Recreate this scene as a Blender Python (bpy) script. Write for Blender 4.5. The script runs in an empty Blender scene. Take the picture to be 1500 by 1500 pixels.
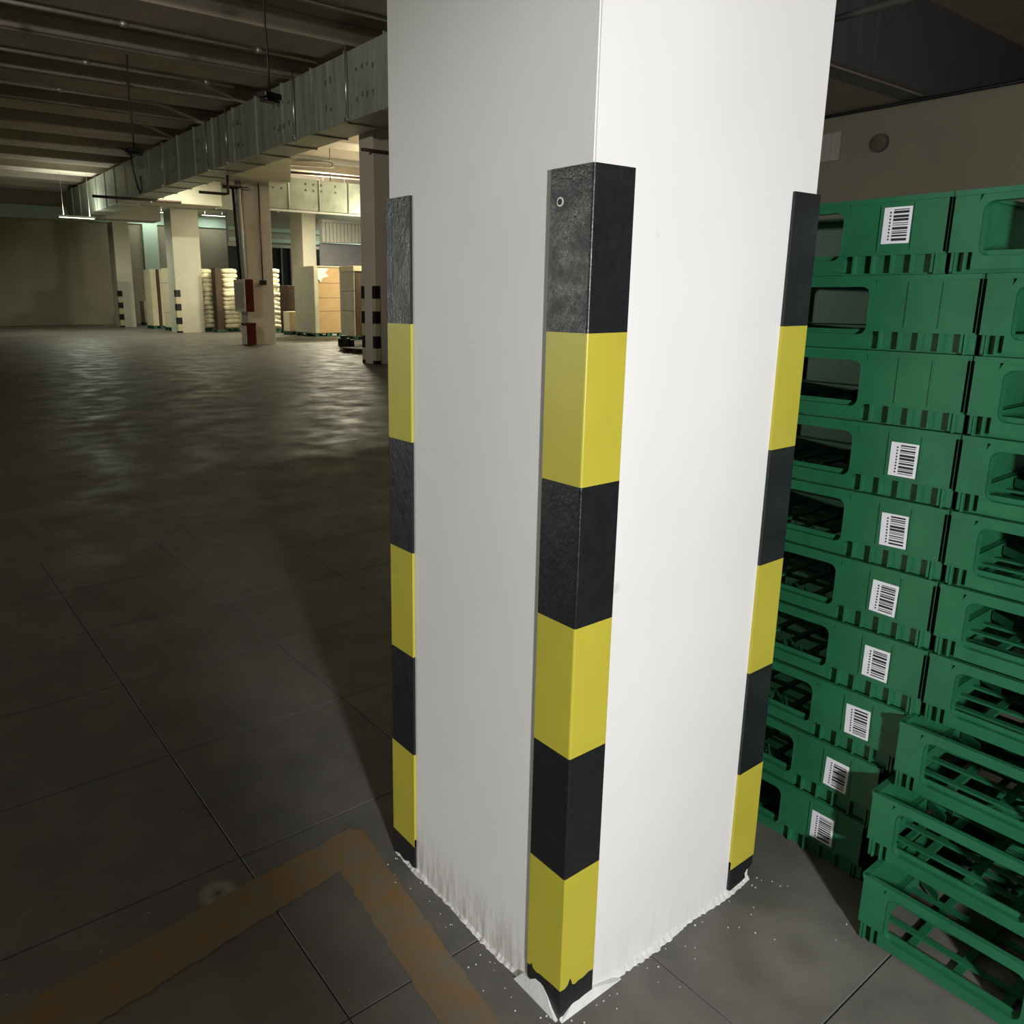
import bpy, bmesh, math, random
from mathutils import Vector, Matrix

random.seed(7)
SC = bpy.context.scene
COL = SC.collection
PI = math.pi

# ------------------------------------------------------------------ camera
# calibrated from the column: f = 1140.4 px, principal point (652.5, 692.2) of 1500
F, YAW, PITCH, ROLL = 1140.4, 0.63401, 0.22287, 0.00248
PX, PY = 652.54, 692.16
CAM = Vector((-1.0306, -0.9786, 1.5415))
fw = Vector((math.sin(YAW)*math.cos(PITCH), math.cos(YAW)*math.cos(PITCH), -math.sin(PITCH)))
rt = Vector((math.cos(YAW), -math.sin(YAW), 0))
up = rt.cross(fw)
c_, s_ = math.cos(ROLL), math.sin(ROLL)
rt, up = c_*rt + s_*up, -s_*rt + c_*up
cam = bpy.data.cameras.new('camera')
cam.sensor_fit = 'HORIZONTAL'
cam.sensor_width = 36
cam.lens = 36*F/1500
cam.shift_x = (750-PX)/1500
cam.shift_y = -(750-PY)/1500
cam.clip_start = 0.02
cam.clip_end = 200
co = bpy.data.objects.new('camera', cam)
m = Matrix((rt, up, -fw)).transposed().to_4x4()
m.translation = CAM
co.matrix_world = m
COL.objects.link(co)
SC.camera = co

# ------------------------------------------------------------------ world, exposure
SC.view_settings.view_transform = 'Standard'
SC.view_settings.look = 'None'
SC.view_settings.exposure = 0.0
SC.view_settings.gamma = 1.0
SC.view_settings.use_curve_mapping = False
w = bpy.data.worlds.new('world')
SC.world = w
w.use_nodes = True
w.node_tree.nodes['Background'].inputs[0].default_value = (0.02, 0.022, 0.02, 1)
w.node_tree.nodes['Background'].inputs[1].default_value = 1.0


# ------------------------------------------------------------------ lights
def look(o, target):
    d = Vector(target) - o.location
    o.rotation_euler = d.to_track_quat('-Z', 'Y').to_euler()


def spot(name, loc, target, watts, angle, blend, size, col):
    l = bpy.data.lights.new(name, 'SPOT')
    l.energy = watts
    l.spot_size = math.radians(angle)
    l.spot_blend = blend
    l.shadow_soft_size = size
    l.color = col
    o = bpy.data.objects.new(name, l)
    o.location = loc
    look(o, target)
    COL.objects.link(o)
    return o


def area(name, loc, target, watts, sx, sy, col):
    l = bpy.data.lights.new(name, 'AREA')
    l.shape = 'RECTANGLE'
    l.size, l.size_y = sx, sy
    l.energy = watts
    l.color = col
    o = bpy.data.objects.new(name, l)
    o.location = loc
    look(o, target)
    COL.objects.link(o)
    return o


# work light standing behind and left of the camera: it lights the column and throws its shadow
spot('work_light', (-1.12, -2.75, 1.5), (1.75, 0.0, 0.9), 455, 72, 0.3, 0.09, (0.98, 0.98, 1.0))
# flood lamp on a stand in the dark bay to the left, its glow shows in the top black band
FLOOD = (-9.5, 9.5, 1.95)
area('flood_light', FLOOD, (0, 0.3, 1.5), 380, 0.7, 0.45, (0.93, 0.97, 0.86))
# ceiling batten lamps, some of them added fill: x, y, z, watts down, watts up, colour
BATTENS = [(15.0, 22.95, 4.0, 300, 200, (1.0, 0.91, 0.62)),
           (15.5, 29.4, 5.3, 700, 150, (1.0, 0.93, 0.70)),
           (6.6, 35.0, 4.6, 170, 60, (0.95, 1.0, 0.80)),
           (23.0, 38.0, 5.6, 400, 80, (0.92, 1.0, 0.85)),
           (12.3, 43.95, 5.9, 30, 14, (0.93, 1.0, 0.85)),
           (15.7, 43.95, 5.9, 30, 14, (0.93, 1.0, 0.85)),
           (-3.0, -3.6, 5.4, 10, 20, (1.0, 0.93, 0.82)),  # dim fill added behind the camera
           (5.5, -3.6, 4.4, 30, 110, (1.0, 0.95, 0.86)),  # fill added behind the camera to lift the right-hand side
           (9.15, 29.0, 5.95, 130, 10, (1.0, 0.95, 0.72)),  # extra lamp added out of sight to brighten the pale lit column
           (14.5, 18.0, 4.6, 30, 420, (1.0, 0.90, 0.56))]
for i, (x, y, z, wd, wu, c) in enumerate(BATTENS):
    area('batten_light', (x, y, z), (x, y, 0) if i else (x-1.6, y+2.6, 0.6), wd, 1.3, 0.12, c)
    area('batten_uplight', (x, y, z+0.13), (x, y, 20), wu, 1.3, 0.12, c)
# unseen fill lamp, added to brighten the beams and the duct
UPL = (-4.5, 7.5, 5.95)
spot('added_beam_fill', UPL, (6.5, 16.5, 6.2), 1400, 62, 0.6, 0.2, (1.0, 0.93, 0.78))


# ------------------------------------------------------------------ materials
def newmat(name):
    mt = bpy.data.materials.new(name)
    mt.use_nodes = True
    nt = mt.node_tree
    b = nt.nodes['Principled BSDF']
    return mt, nt, b


def coords(nt, scale=(1, 1, 1)):
    g = nt.nodes.new('ShaderNodeNewGeometry')
    mp = nt.nodes.new('ShaderNodeMapping')
    mp.inputs['Scale'].default_value = scale
    nt.links.new(g.outputs['Position'], mp.inputs[0])
    return mp.outputs[0]


def noise(nt, vec, scale, detail=4, rough=0.55):
    n = nt.nodes.new('ShaderNodeTexNoise')
    n.inputs['Scale'].default_value = scale
    n.inputs['Detail'].default_value = detail
    n.inputs['Roughness'].default_value = rough
    nt.links.new(vec, n.inputs['Vector'])
    return n.outputs['Fac']


def ramp(nt, fac, stops):
    r = nt.nodes.new('ShaderNodeValToRGB')
    e = r.color_ramp.elements
    while len(e) < len(stops):
        e.new(0.5)
    for k, (p, c) in enumerate(stops):
        e[k].position = p
        e[k].color = (c, c, c, 1) if isinstance(c, (int, float)) else (*c, 1)
    nt.links.new(fac, r.inputs[0])
    return r.outputs[0]


def mix(nt, a, b, fac, mode='MIX'):
    n = nt.nodes.new('ShaderNodeMix')
    n.data_type = 'RGBA'
    n.blend_type = mode
    for sock, v in ((n.inputs[6], a), (n.inputs[7], b)):
        if isinstance(v, tuple):
            sock.default_value = (*v, 1)
        else:
            nt.links.new(v, sock)
    if isinstance(fac, (int, float)):
        n.inputs[0].default_value = fac
    else:
        nt.links.new(fac, n.inputs[0])
    return n.outputs[2]


def math_(nt, op, a, b=0.0, c=None):
    n = nt.nodes.new('ShaderNodeMath')
    n.operation = op
    for k, v in enumerate((a, b) if c is None else (a, b, c)):
        if isinstance(v, (int, float)):
            n.inputs[k].default_value = v
        else:
            nt.links.new(v, n.inputs[k])
    return n.outputs[0]


def bump(nt, b, h, strength, dist=0.01):
    n = nt.nodes.new('ShaderNodeBump')
    n.inputs['Strength'].default_value = strength
    n.inputs['Distance'].default_value = dist
    nt.links.new(h, n.inputs['Height'])
    nt.links.new(n.outputs[0], b.inputs['Normal'])


def simple(name, col, rough=0.6, metal=0.0, var=0.12, scale=6, bmp=0.0, coat=0.0, spec=0.5):
    mt, nt, b = newmat(name)
    v = coords(nt)
    f = noise(nt, v, scale)
    lo = tuple(x*(1-var) for x in col)
    hi = tuple(min(1, x*(1+var)) for x in col)
    nt.links.new(ramp(nt, f, [(0.3, lo), (0.7, hi)]), b.inputs['Base Color'])
    b.inputs['Roughness'].default_value = rough
    b.inputs['Metallic'].default_value = metal
    b.inputs['Specular IOR Level'].default_value = spec
    if coat:
        b.inputs['Coat Weight'].default_value = coat
    if bmp:
        bump(nt, b, noise(nt, v, scale*12), bmp)
    return mt


def m_column():
    mt, nt, b = newmat('painted_plaster')
    v = coords(nt)
    base = ramp(nt, noise(nt, v, 1.6, 3), [(0.3, (0.74, 0.725, 0.69)), (0.7, (0.80, 0.79, 0.765))])
    # vertical dirt streaks and splashes rising from the floor
    vs = coords(nt, (60, 60, 7))
    streak = noise(nt, vs, 1.0, 3, 0.7)
    sep = nt.nodes.new('ShaderNodeSeparateXYZ')
    g = nt.nodes.new('ShaderNodeNewGeometry')
    nt.links.new(g.outputs['Position'], sep.inputs[0])
    low = nt.nodes.new('ShaderNodeMapRange')
    low.inputs[1].default_value = 0.16
    low.inputs[2].default_value = 0.0
    nt.links.new(sep.outputs[2], low.inputs[0])
    side = nt.nodes.new('ShaderNodeMapRange')      # the face towards the driving lane is the dirtier one
    side.inputs[1].default_value = 0.03
    side.inputs[2].default_value = 0.0
    nt.links.new(sep.outputs[0], side.inputs[0])
    d = math_(nt, 'MULTIPLY', low.outputs[0], ramp(nt, streak, [(0.42, 0.0), (0.62, 1.0)]))
    d = math_(nt, 'MULTIPLY', d, math_(nt, 'MULTIPLY_ADD', side.outputs[0], 0.6, 0.12))
    c = mix(nt, base, (0.30, 0.28, 0.24), d)
    sp = ramp(nt, noise(nt, coords(nt, (1, 1, 1)), 13, 1, 0.4), [(0.80, 0.0), (0.83, 0.3)])
    c = mix(nt, c, (0.42, 0.41, 0.40), sp)
    nt.links.new(c, b.inputs['Base Color'])
    b.inputs['Roughness'].default_value = 0.62
    bump(nt, b, noise(nt, v, 9, 4), 0.12, 0.01)
    return mt


def m_floor():
    mt, nt, b = newmat('worn_concrete')
    v = coords(nt)
    n1 = noise(nt, v, 0.9, 6, 0.6)
    n2 = noise(nt, v, 7, 5, 0.65)
    c = ramp(nt, n1, [(0.3, (0.108, 0.103, 0.088)), (0.7, (0.178, 0.170, 0.148))])
    c = mix(nt, c, ramp(nt, n2, [(0.3, 0.55), (0.7, 1.0)]), 0.55, 'MULTIPLY')
    # paint dust spots
    v3 = ramp(nt, noise(nt, v, 70, 1, 0.3), [(0.80, 0.0), (0.83, 0.5)])
    c = mix(nt, c, (0.6, 0.58, 0.52), v3)

    # two round stains: a pale ring with a dark middle, and a faint ring by the crates
    def ring(cx, cy, r, wd):
        g = nt.nodes.new('ShaderNodeNewGeometry')
        dn = nt.nodes.new('ShaderNodeVectorMath')
        dn.operation = 'DISTANCE'
        nt.links.new(g.outputs['Position'], dn.inputs[0])
        dn.inputs[1].default_value = (cx, cy, 0)
        a = math_(nt, 'ABSOLUTE', math_(nt, 'SUBTRACT', dn.outputs['Value'], r))
        mr = nt.nodes.new('ShaderNodeMapRange')
        mr.interpolation_type = 'SMOOTHSTEP'
        mr.inputs[1].default_value = wd
        mr.inputs[2].default_value = 0.0
        nt.links.new(a, mr.inputs[0])
        return mr.outputs[0]
    c = mix(nt, c, (0.32, 0.31, 0.28), math_(nt, 'MULTIPLY', ring(-0.47, 0.795, 0.03, 0.03), 0.6))
    c = mix(nt, c, (0.03, 0.03, 0.03), math_(nt, 'MULTIPLY', ring(-0.47, 0.795, 0.0, 0.012), 0.8))
    c = mix(nt, c, (0.30, 0.29, 0.26), math_(nt, 'MULTIPLY', ring(0.60, -0.22, 0.08, 0.09), 0.22))
    nt.links.new(c, b.inputs['Base Color'])
    rr = ramp(nt, noise(nt, v, 2.2, 5, 0.6), [(0.35, 0.38), (0.68, 0.66)])
    nt.links.new(rr, b.inputs['Roughness'])
    b.inputs['Specular IOR Level'].default_value = 0.34
    bump(nt, b, noise(nt, v, 5, 6, 0.6), 0.25, 0.012)
    return mt


def m_line():
    mt, nt, b = newmat('worn_orange_paint')
    v = coords(nt)
    f = ramp(nt, noise(nt, v, 14, 5, 0.65), [(0.38, 0.0), (0.66, 1.0)])
    c = mix(nt, (0.20, 0.118, 0.045), (0.155, 0.135, 0.10), f)
    nt.links.new(c, b.inputs['Base Color'])
    b.inputs['Roughness'].default_value = 0.6
    return mt


def m_duct():
    mt, nt, b = newmat('galvanised_sheet')
    v = coords(nt, (0.4, 6, 0.5))
    f = noise(nt, v, 1.2, 5, 0.7)
    nt.links.new(ramp(nt, f, [(0.3, (0.34, 0.38, 0.33)), (0.7, (0.60, 0.65, 0.56))]), b.inputs['Base Color'])
    b.inputs['Metallic'].default_value = 0.45
    nt.links.new(ramp(nt, f, [(0.3, 0.35), (0.7, 0.6)]), b.inputs['Roughness'])
    bump(nt, b, noise(nt, coords(nt), 2.5, 4), 0.4, 0.05)
    return mt


def m_black_gloss():
    mt, nt, b = newmat('black_guard_paint')
    v = coords(nt)
    b.inputs['Base Color'].default_value = (0.011, 0.011, 0.013, 1)
    b.inputs['Roughness'].default_value = 0.34
    n = noise(nt, coords(nt, (1, 1, 0.6)), 85, 4, 0.7)
    nt.links.new(ramp(nt, noise(nt, coords(nt), 26, 4, 0.7), [(0.35, 0.27), (0.65, 0.44)]), b.inputs['Roughness'])
    bump(nt, b, n, 0.6, 0.003)
    return mt


def emis(name, col, s):
    mt, nt, b = newmat(name)
    b.inputs['Base Color'].default_value = (0.8, 0.8, 0.8, 1)
    b.inputs['Emission Color'].default_value = (*col, 1)
    b.inputs['Emission Strength'].default_value = s
    return mt


M = dict(
    column=m_column(), floor=m_floor(), line=m_line(), duct=m_duct(), black=m_black_gloss(),
    yellow=simple('yellow_guard_paint', (0.48, 0.425, 0.042), 0.42, var=0.05, scale=5, bmp=0.03),
    faded=simple('overexposed_yellow_paint', (0.55, 0.52, 0.33), 0.6, var=0.08),  # far yellow bands, overexposure put into the colour
    plaster=simple('rough_plaster', (0.78, 0.77, 0.74), 0.8, var=0.08, scale=30, bmp=0.5),
    ceiling=simple('dim_concrete', (0.40, 0.36, 0.29), 0.85, var=0.12, scale=1.2, bmp=0.1),
    beam=simple('cast_concrete', (0.55, 0.48, 0.41), 0.85, var=0.12, scale=1.5, bmp=0.1),
    wall=simple('olive_wall_paint', (0.36, 0.33, 0.24), 0.8, var=0.07, scale=0.8),
    mint=simple('mint_paint', (0.55, 0.72, 0.60), 0.6, var=0.05),
    pinkcol=simple('far_column_paint', (0.62, 0.56, 0.50), 0.7, var=0.05, scale=1.5),
    palecol=simple('pale_column_paint', (0.60, 0.58, 0.47), 0.7, var=0.05, scale=1.5),
    steel=simple('pipe_steel', (0.50, 0.48, 0.44), 0.4, 0.6, var=0.1),
    white=simple('white_paint', (0.82, 0.82, 0.78), 0.5, var=0.03),
    dark=simple('black_plastic', (0.012, 0.012, 0.013), 0.45, var=0.1),
    red=simple('red_enamel', (0.095, 0.010, 0.011), 0.4, var=0.08),
    redpipe=simple('red_pipe', (0.06, 0.03, 0.025), 0.45, var=0.08),
    green=simple('green_crate_plastic', (0.016, 0.125, 0.052), 0.42, var=0.14, scale=9, bmp=0.04),
    label=simple('label_paper', (0.74, 0.74, 0.76), 0.6, var=0.03, scale=40),
    ink=simple('label_ink', (0.02, 0.02, 0.022), 0.6, var=0.03),
    carton=simple('carton_board', (0.50, 0.34, 0.17), 0.8, var=0.08, scale=2),
    cream=simple('cream_carton', (0.70, 0.62, 0.42), 0.75, var=0.07, scale=2),
    grey_carton=simple('film_wrapped_carton', (0.50, 0.48, 0.38), 0.4, var=0.10, scale=3),
    sack=simple('woven_sack', (0.82, 0.78, 0.56), 0.55, var=0.16, scale=4, bmp=0.5),
    brown=simple('dark_brown_board', (0.075, 0.045, 0.028), 0.7, var=0.15, scale=3),
    pallet=simple('green_pallet', (0.03, 0.10, 0.06), 0.6, var=0.15),
    door=simple('dark_door_glass', (0.006, 0.009, 0.008), 0.3, var=0.1),
    shutter=simple('shutter_sheet', (0.42, 0.43, 0.39), 0.6, 0.2, var=0.06, scale=2),
    mark=simple('faded_print', (0.14, 0.14, 0.12), 0.7, var=0.2, scale=9),
    greywall=simple('grey_panel', (0.12, 0.12, 0.115), 0.7, var=0.1, scale=2),
    bluegrey=simple('blue_grey_panel', (0.16, 0.16, 0.18), 0.55, var=0.1, scale=2),
    tube=emis('lit_tube', (1, 0.95, 0.8), 6),
    chrome=simple('bright_zinc', (0.8, 0.8, 0.78), 0.25, 0.9, var=0.02),
)


# ------------------------------------------------------------------ mesh helpers
def add_box(bm, x0, x1, y0, y1, z0, z1, bev=0.0, mi=0):
    vs = [bm.verts.new((x, y, z)) for z in (z0, z1) for y in (y0, y1) for x in (x0, x1)]
    fs = [(0, 2, 3, 1), (4, 5, 7, 6), (0, 1, 5, 4), (2, 6, 7, 3), (0, 4, 6, 2), (1, 3, 7, 5)]
    faces = [bm.faces.new([vs[i] for i in f]) for f in fs]
    for f in faces:
        f.material_index = mi
    if bev:
        es = list({e for f in faces for e in f.edges})
        bmesh.ops.bevel(bm, geom=es, offset=bev, segments=2, affect='EDGES', profile=0.5)
    return faces


def add_tube(bm, p0, p1, r, n=10, r1=None, cap=True):
    p0, p1 = Vector(p0), Vector(p1)
    d = (p1-p0).normalized()
    a = d.orthogonal().normalized()
    b = d.cross(a)
    r1 = r if r1 is None else r1
    A, B = [], []
    for k in range(n):
        t = 2*PI*k/n
        o = math.cos(t)*a + math.sin(t)*b
        A.append(bm.verts.new(p0+o*r))
        B.append(bm.verts.new(p1+o*r1))
    for k in range(n):
        j = (k+1) % n
        f = bm.faces.new((A[k], A[j], B[j], B[k]))
        f.smooth = True
    if cap:
        bm.faces.new(A[::-1])
        bm.faces.new(B)


def add_path(bm, pts, r, n=8):
    """one swept tube through a list of points"""
    rings = []
    P = [Vector(p) for p in pts]
    ref = None
    for i, p in enumerate(P):
        d = (P[min(i+1, len(P)-1)]-P[max(i-1, 0)]).normalized()
        if ref is None:
            ref = d.orthogonal().normalized()
        a = (ref-d*ref.dot(d)).normalized()
        ref = a
        b = d.cross(a)
        rings.append([bm.verts.new(p+(math.cos(2*PI*k/n)*a+math.sin(2*PI*k/n)*b)*r) for k in range(n)])
    for A, B in zip(rings, rings[1:]):
        for k in range(n):
            f = bm.faces.new((A[k], A[(k+1) % n], B[(k+1) % n], B[k]))
            f.smooth = True
    bm.faces.new(rings[0][::-1])
    bm.faces.new(rings[-1])


def add_prism(bm, pts, z0, z1):
    A = [bm.verts.new((x, y, z0)) for x, y in pts]
    B = [bm.verts.new((x, y, z1)) for x, y in pts]
    n = len(pts)
    bm.faces.new(A[::-1])
    bm.faces.new(B)
    for k in range(n):
        bm.faces.new((A[k], A[(k+1) % n], B[(k+1) % n], B[k]))


def add_plate(bm, pts3a, pts3b):
    """closed plate between two matching outlines"""
    A = [bm.verts.new(p) for p in pts3a]
    B = [bm.verts.new(p) for p in pts3b]
    n = len(A)
    bm.faces.new(A)
    bm.faces.new(B[::-1])
    for k in range(n):
        bm.faces.new((A[k], B[k], B[(k+1) % n], A[(k+1) % n]))


def obj(name, bm, mat, parent=None):
    me = bpy.data.meshes.new(name)
    bmesh.ops.recalc_face_normals(bm, faces=bm.faces)
    bm.to_mesh(me)
    bm.free()
    for x in (mat if isinstance(mat, (list, tuple)) else [mat]):
        me.materials.append(M[x] if isinstance(x, str) else x)
    o = bpy.data.objects.new(name, me)
    o.parent = parent
    COL.objects.link(o)
    return o


def tag(o, label=None, cat=None, group=None, kind=None):
    if label:
        o['label'] = label
    if cat:
        o['category'] = cat
    if group:
        o['group'] = group
    if kind:
        o['kind'] = kind
    return o


def thing(name, label, cat, loc=(0, 0, 0), rz=0, group=None):
    o = bpy.data.objects.new(name, None)
    o.empty_display_size = 0.1
    o.location = loc
    o.rotation_euler = (0, 0, rz)
    COL.objects.link(o)
    return tag(o, label, cat, group)


def box_obj(name, mat, dims, parent=None, bev=0.0):
    bm = bmesh.new()
    add_box(bm, *dims, bev=bev)
    return obj(name, bm, mat, parent)


def tube_obj(name, mat, p0, p1, r, parent=None, n=10):
    bm = bmesh.new()
    add_tube(bm, p0, p1, r, n)
    return obj(name, bm, mat, parent)


def copy_tree(o, parent=None):
    c = o.copy()
    COL.objects.link(c)
    c.parent = parent
    for ch in list(o.children):
        copy_tree(ch, c)
    return c


# ------------------------------------------------------------------ the hall
X0, X1, Y0, Y1 = -15.0, 26.0, -9.0, 45.0
ZC = 6.80
# slab grid measured from the joints: x = -0.37 + .667k, y = -0.35 + .62k
XS = [-0.37+0.667*k for k in range(-4, 5)]
YS = [-0.35+0.62*k for k in range(-3, 8)]
bm = bmesh.new()
xa, xb, ya, yb = XS[0], XS[-1], YS[0], YS[-1]
for (a, b, c, d) in ((X0, xa, Y0, Y1), (xb, X1, Y0, Y1), (xa, xb, Y0, ya), (xa, xb, yb, Y1)):
    add_box(bm, a, b, c, d, -0.15, 0.0)
add_box(bm, xa, xb, ya, yb, -0.15, -0.02)
floor = tag(obj('floor', bm, 'floor'), kind='structure')
J = 0.0015
for i in range(len(XS)-1):
    for j in range(len(YS)-1):
        bm = bmesh.new()
        x0, x1, y0, y1 = XS[i]+J, XS[i+1]-J, YS[j]+J, YS[j+1]-J
        add_box(bm, x0, x1, y0, y1, -0.02, 0.0)
        top = [e for e in bm.edges if all(v.co.z > -0.01 for v in e.verts)]
        bmesh.ops.bevel(bm, geom=top, offset=0.0015, segments=1, affect='EDGES')
        obj('floor_slab', bm, 'floor', floor)

# ceiling with the wide beams running along x
ceil = tag(box_obj('ceiling', 'ceiling', (X0, X1, Y0, Y1, ZC, ZC+0.2)), kind='structure')
for k in range(-8, 9):
    y = 16.9+3.0*k
    if y+1.15 > Y1:
        continue
    box_obj('ceiling_beam', 'beam', (X0, X1, y, y+1.15, 6.42, ZC+0.001), ceil, 0.02)
# cross beams that carry the beam grid along the column line
box_obj('edge_beam', 'beam', (8.4, 9.9, Y0, Y1, 6.30, ZC), ceil, 0.02)
for y in (22.6, 30.6, 38.6):
    box_obj('drop_beam', 'palecol', (8.32, 10.3 if y < 30 else 11.1, y, y+1.3, 5.0, 6.42), ceil, 0.02)

# walls
for nm, d in (('wall_back', (X0, X1, Y1, Y1+0.2, 0, ZC)), ('wall_front', (X0, X1, Y0-0.2, Y0, 0, ZC)),
              ('wall_left', (X0-0.2, X0, Y0, Y1, 0, ZC)), ('wall_right', (X1, X1+0.2, Y0, Y1, 0, ZC))):
    tag(box_obj(nm, 'wall', d), kind='structure')
# mint painted trim bands high on the back wall
tag(box_obj('trim_1', 'mint', (X0, 17.0, Y1-0.10, Y1, 5.35, 6.0), bev=0.01), kind='structure')
tag(box_obj('trim_3', 'mint', (11.95, 12.75, Y1-0.25, Y1, 0, 5.35), bev=0.01), kind='structure')


# ------------------------------------------------------------------ corner guards
T, W = 0.0067, 0.0976


def l_outline(t=T, w_=W, r=0.0045):
    pts = [(0, 0), (0, w_), (-t, w_)]
    for k in range(5):
        a = PI + (PI/2)*k/4
        pts.append((-t+r+r*math.cos(a), -t+r+r*math.sin(a)))
    pts += [(w_, -t), (w_, 0)]
    return pts


BANDS = [(1.4776, 1.7620), (1.1976, 1.4776), (0.9176, 1.1976), (0.6376, 0.9176), (0.3576, 0.6376),
         (0.0776, 0.3576), (0.0, 0.0776)]


def guard(label, loc, rz, low='plain', group=None):
    g = thing('corner_guard', label, 'corner guard', loc, rz, group)
    o_ = l_outline()
    for i, (z0, z1) in enumerate(BANDS):
        col = 'black' if i % 2 == 0 else 'yellow'
        nm = col+'_band'
        bm = bmesh.new()
        if low == 'plain' or i < 5:
            add_prism(bm, o_, z0, z1)
            obj(nm, bm, col, g)
            continue
        if low == 'torn':
            if i == 5:
                L = [(W, 0.071), (0.088, 0.073), (0.083, 0.083), (0.078, 0.072), (0.066, 0.070), (0.055, 0.074), (0.041, 0.075), (0.02, 0.078), (-T, 0.079)]
                R = [(-T, 0.079), (0.006, 0.077), (0.014, 0.080), (0.018, 0.084), (0.023, 0.096), (0.028, 0.088), (0.031, 0.076), (0.039, 0.072), (0.052, 0.075), (0.065, 0.074), (0.082, 0.079), (W, 0.077)]
                zt, th = z1, T
            else:
                L = [(W, 0.045), (0.093, 0.030), (0.084, 0.022), (0.073, 0.025), (0.068, 0.040), (0.061, 0.050), (0.053, 0.052), (0.046, 0.044), (0.039, 0.042), (0.033, 0.034), (0.028, 0.032), (0.022, 0.017), (0.014, 0.012), (0.007, 0.009), (-T, 0.0)]
                R = [(-T, 0.0), (0.008, 0.003), (0.02, 0.009), (0.030, 0.017), (0.037, 0.020), (0.046, 0.017), (0.053, 0.013), (0.057, 0.004), (0.060, 0.002), (0.063, 0.012), (0.070, 0.014), (0.079, 0.018), (0.086, 0.012), (W, 0.012)]
                zt, th = 0.125, T-0.0009
        elif low == 'far':
            if i == 5:
                L = [(W, 0.078), (-T, 0.078)]
                R = [(-T, 0.078), (W, 0.078)]
                zt, th = z1, T
            else:
                L = [(W, 0.03), (0.07, 0.004), (0.05, 0.012), (0.03, 0.002), (-T, 0.0)]
                R = [(-T, 0.0), (0.02, 0.010), (0.045, 0.004), (0.07, 0.016), (0.085, 0.009), (W, 0.012)]
                zt, th = 0.1, T-0.0009
        else:  # 'notched'
            if i == 5:
                L = [(W, 0.078), (-T, 0.078)]
                R = [(-T, 0.078), (W, 0.078)]
                zt, th = z1, T
            else:
                # local y flange runs back along the white face
                L = [(W, 0.016), (0.088, 0.010), (0.06, 0.013), (0.035, 0.015), (0.022, 0.018), (0.026, 0.034), (0.016, 0.042), (0.006, 0.040), (-T, 0.050)]
                R = [(-T, 0.050), (0.03, 0.03), (0.06, 0.012), (W, 0.010)]
                zt, th = 0.1, T-0.0009
        Lp = [(y, z) for y, z in L] + [(-T if th == T else -th, zt), (W, zt)]
        Lp = [(max(y, -th), z) for y, z in Lp]
        add_plate(bm, [(-th, y, z) for y, z in Lp], [(0, y if y > 0 else 0, z) for y, z in Lp])
        Rp = R + [(W, zt), (-th, zt)]
        Rp = [(max(x, -th), z) for x, z in Rp]
        add_plate(bm, [(x, -th, z) for x, z in Rp], [(x if x > 0 else 0, 0, z) for x, z in Rp])
        obj(nm, bm, col, g)
    return g


def bolt(parent, x, y, z, nx, ny, r=0.0055):
    """flush screw with a dark hole and pale worn washer area"""
    n = Vector((nx, ny, 0))
    p = Vector((x, y, z))
    w_ = tube_obj('screw_washer', 'column', p, p+n*0.0008, r*1.7, parent, 14)
    tube_obj('screw_hole', 'ink', p+n*0.0008, p+n*0.0012, r*1.15, w_, 12)


# ------------------------------------------------------------------ the near column
CX, CY = 0.710, 0.650
col = thing('concrete_column', 'large white-painted square concrete column in the foreground with three striped corner guards', 'column')
bm = bmesh.new()
add_box(bm, 0, CX, 0, CY, 0, ZC)
vert = [e for e in bm.edges if abs(e.verts[0].co.z-e.verts[1].co.z) > 1]
bmesh.ops.bevel(bm, geom=vert, offset=0.003, segments=2, affect='EDGES')
obj('shaft', bm, 'column', col)
# ragged plaster fillet along the two visible faces
rnd = random.Random(3)


def fillet(along, length, out, high, start=0.0):
    bm = bmesh.new()
    n = int(length/0.008)
    A, B, Cc = [], [], []
    ph = rnd.random()*6
    for k in range(n+1):
        s = start+length*k/n
        o_ = out*(0.55+0.35*math.sin(s*21+ph)+0.5*rnd.random())
        h_ = high*(0.6+0.3*math.sin(s*33+ph)+0.5*rnd.random())
        def P(d, z):
            return (-d, s, z) if along == 'y' else (s, -d, z)
        A.append(bm.verts.new(P(o_, -0.001)))
        B.append(bm.verts.new(P(o_*0.45, h_*0.35)))
        Cc.append(bm.verts.new(P(-0.001, h_)))
    for k in range(n):
        bm.faces.new((A[k], A[k+1], B[k+1], B[k]))
        bm.faces.new((B[k], B[k+1], Cc[k+1], Cc[k]))
    return bm


f1 = obj('plaster_fillet', fillet('x', CX+0.006, 0.012, 0.014, -0.004), 'plaster', col)
f2 = obj('plaster_fillet', fillet('y', CY+0.006, 0.010, 0.012, -0.004), 'column', col)
# lumps of plaster under the torn foot of the middle guard
bm = bmesh.new()
PL = [(-0.004, 0.0), (0.016, 0.018), (0.03, 0.036), (0.048, 0.052), (0.07, 0.05), (0.086, 0.036), (0.112, 0.03), (0.135, 0.0)]
add_plate(bm, [(-0.0052-0.008*(1-z/0.055), y, z-0.0005) for y, z in PL], [(0.001, y, z) for y, z in PL])
PR = [(-0.004, 0.0), (0.018, 0.012), (0.036, 0.022), (0.056, 0.02), (0.08, 0.022), (0.105, 0.022), (0.14, 0.012), (0.19, 0.0)]
add_plate(bm, [(x, -0.0052-0.009*(1-z/0.023), z-0.0005) for x, z in PR], [(x, 0.001, z) for x, z in PR])
obj('plaster_lump', bm, 'plaster', col)

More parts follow.
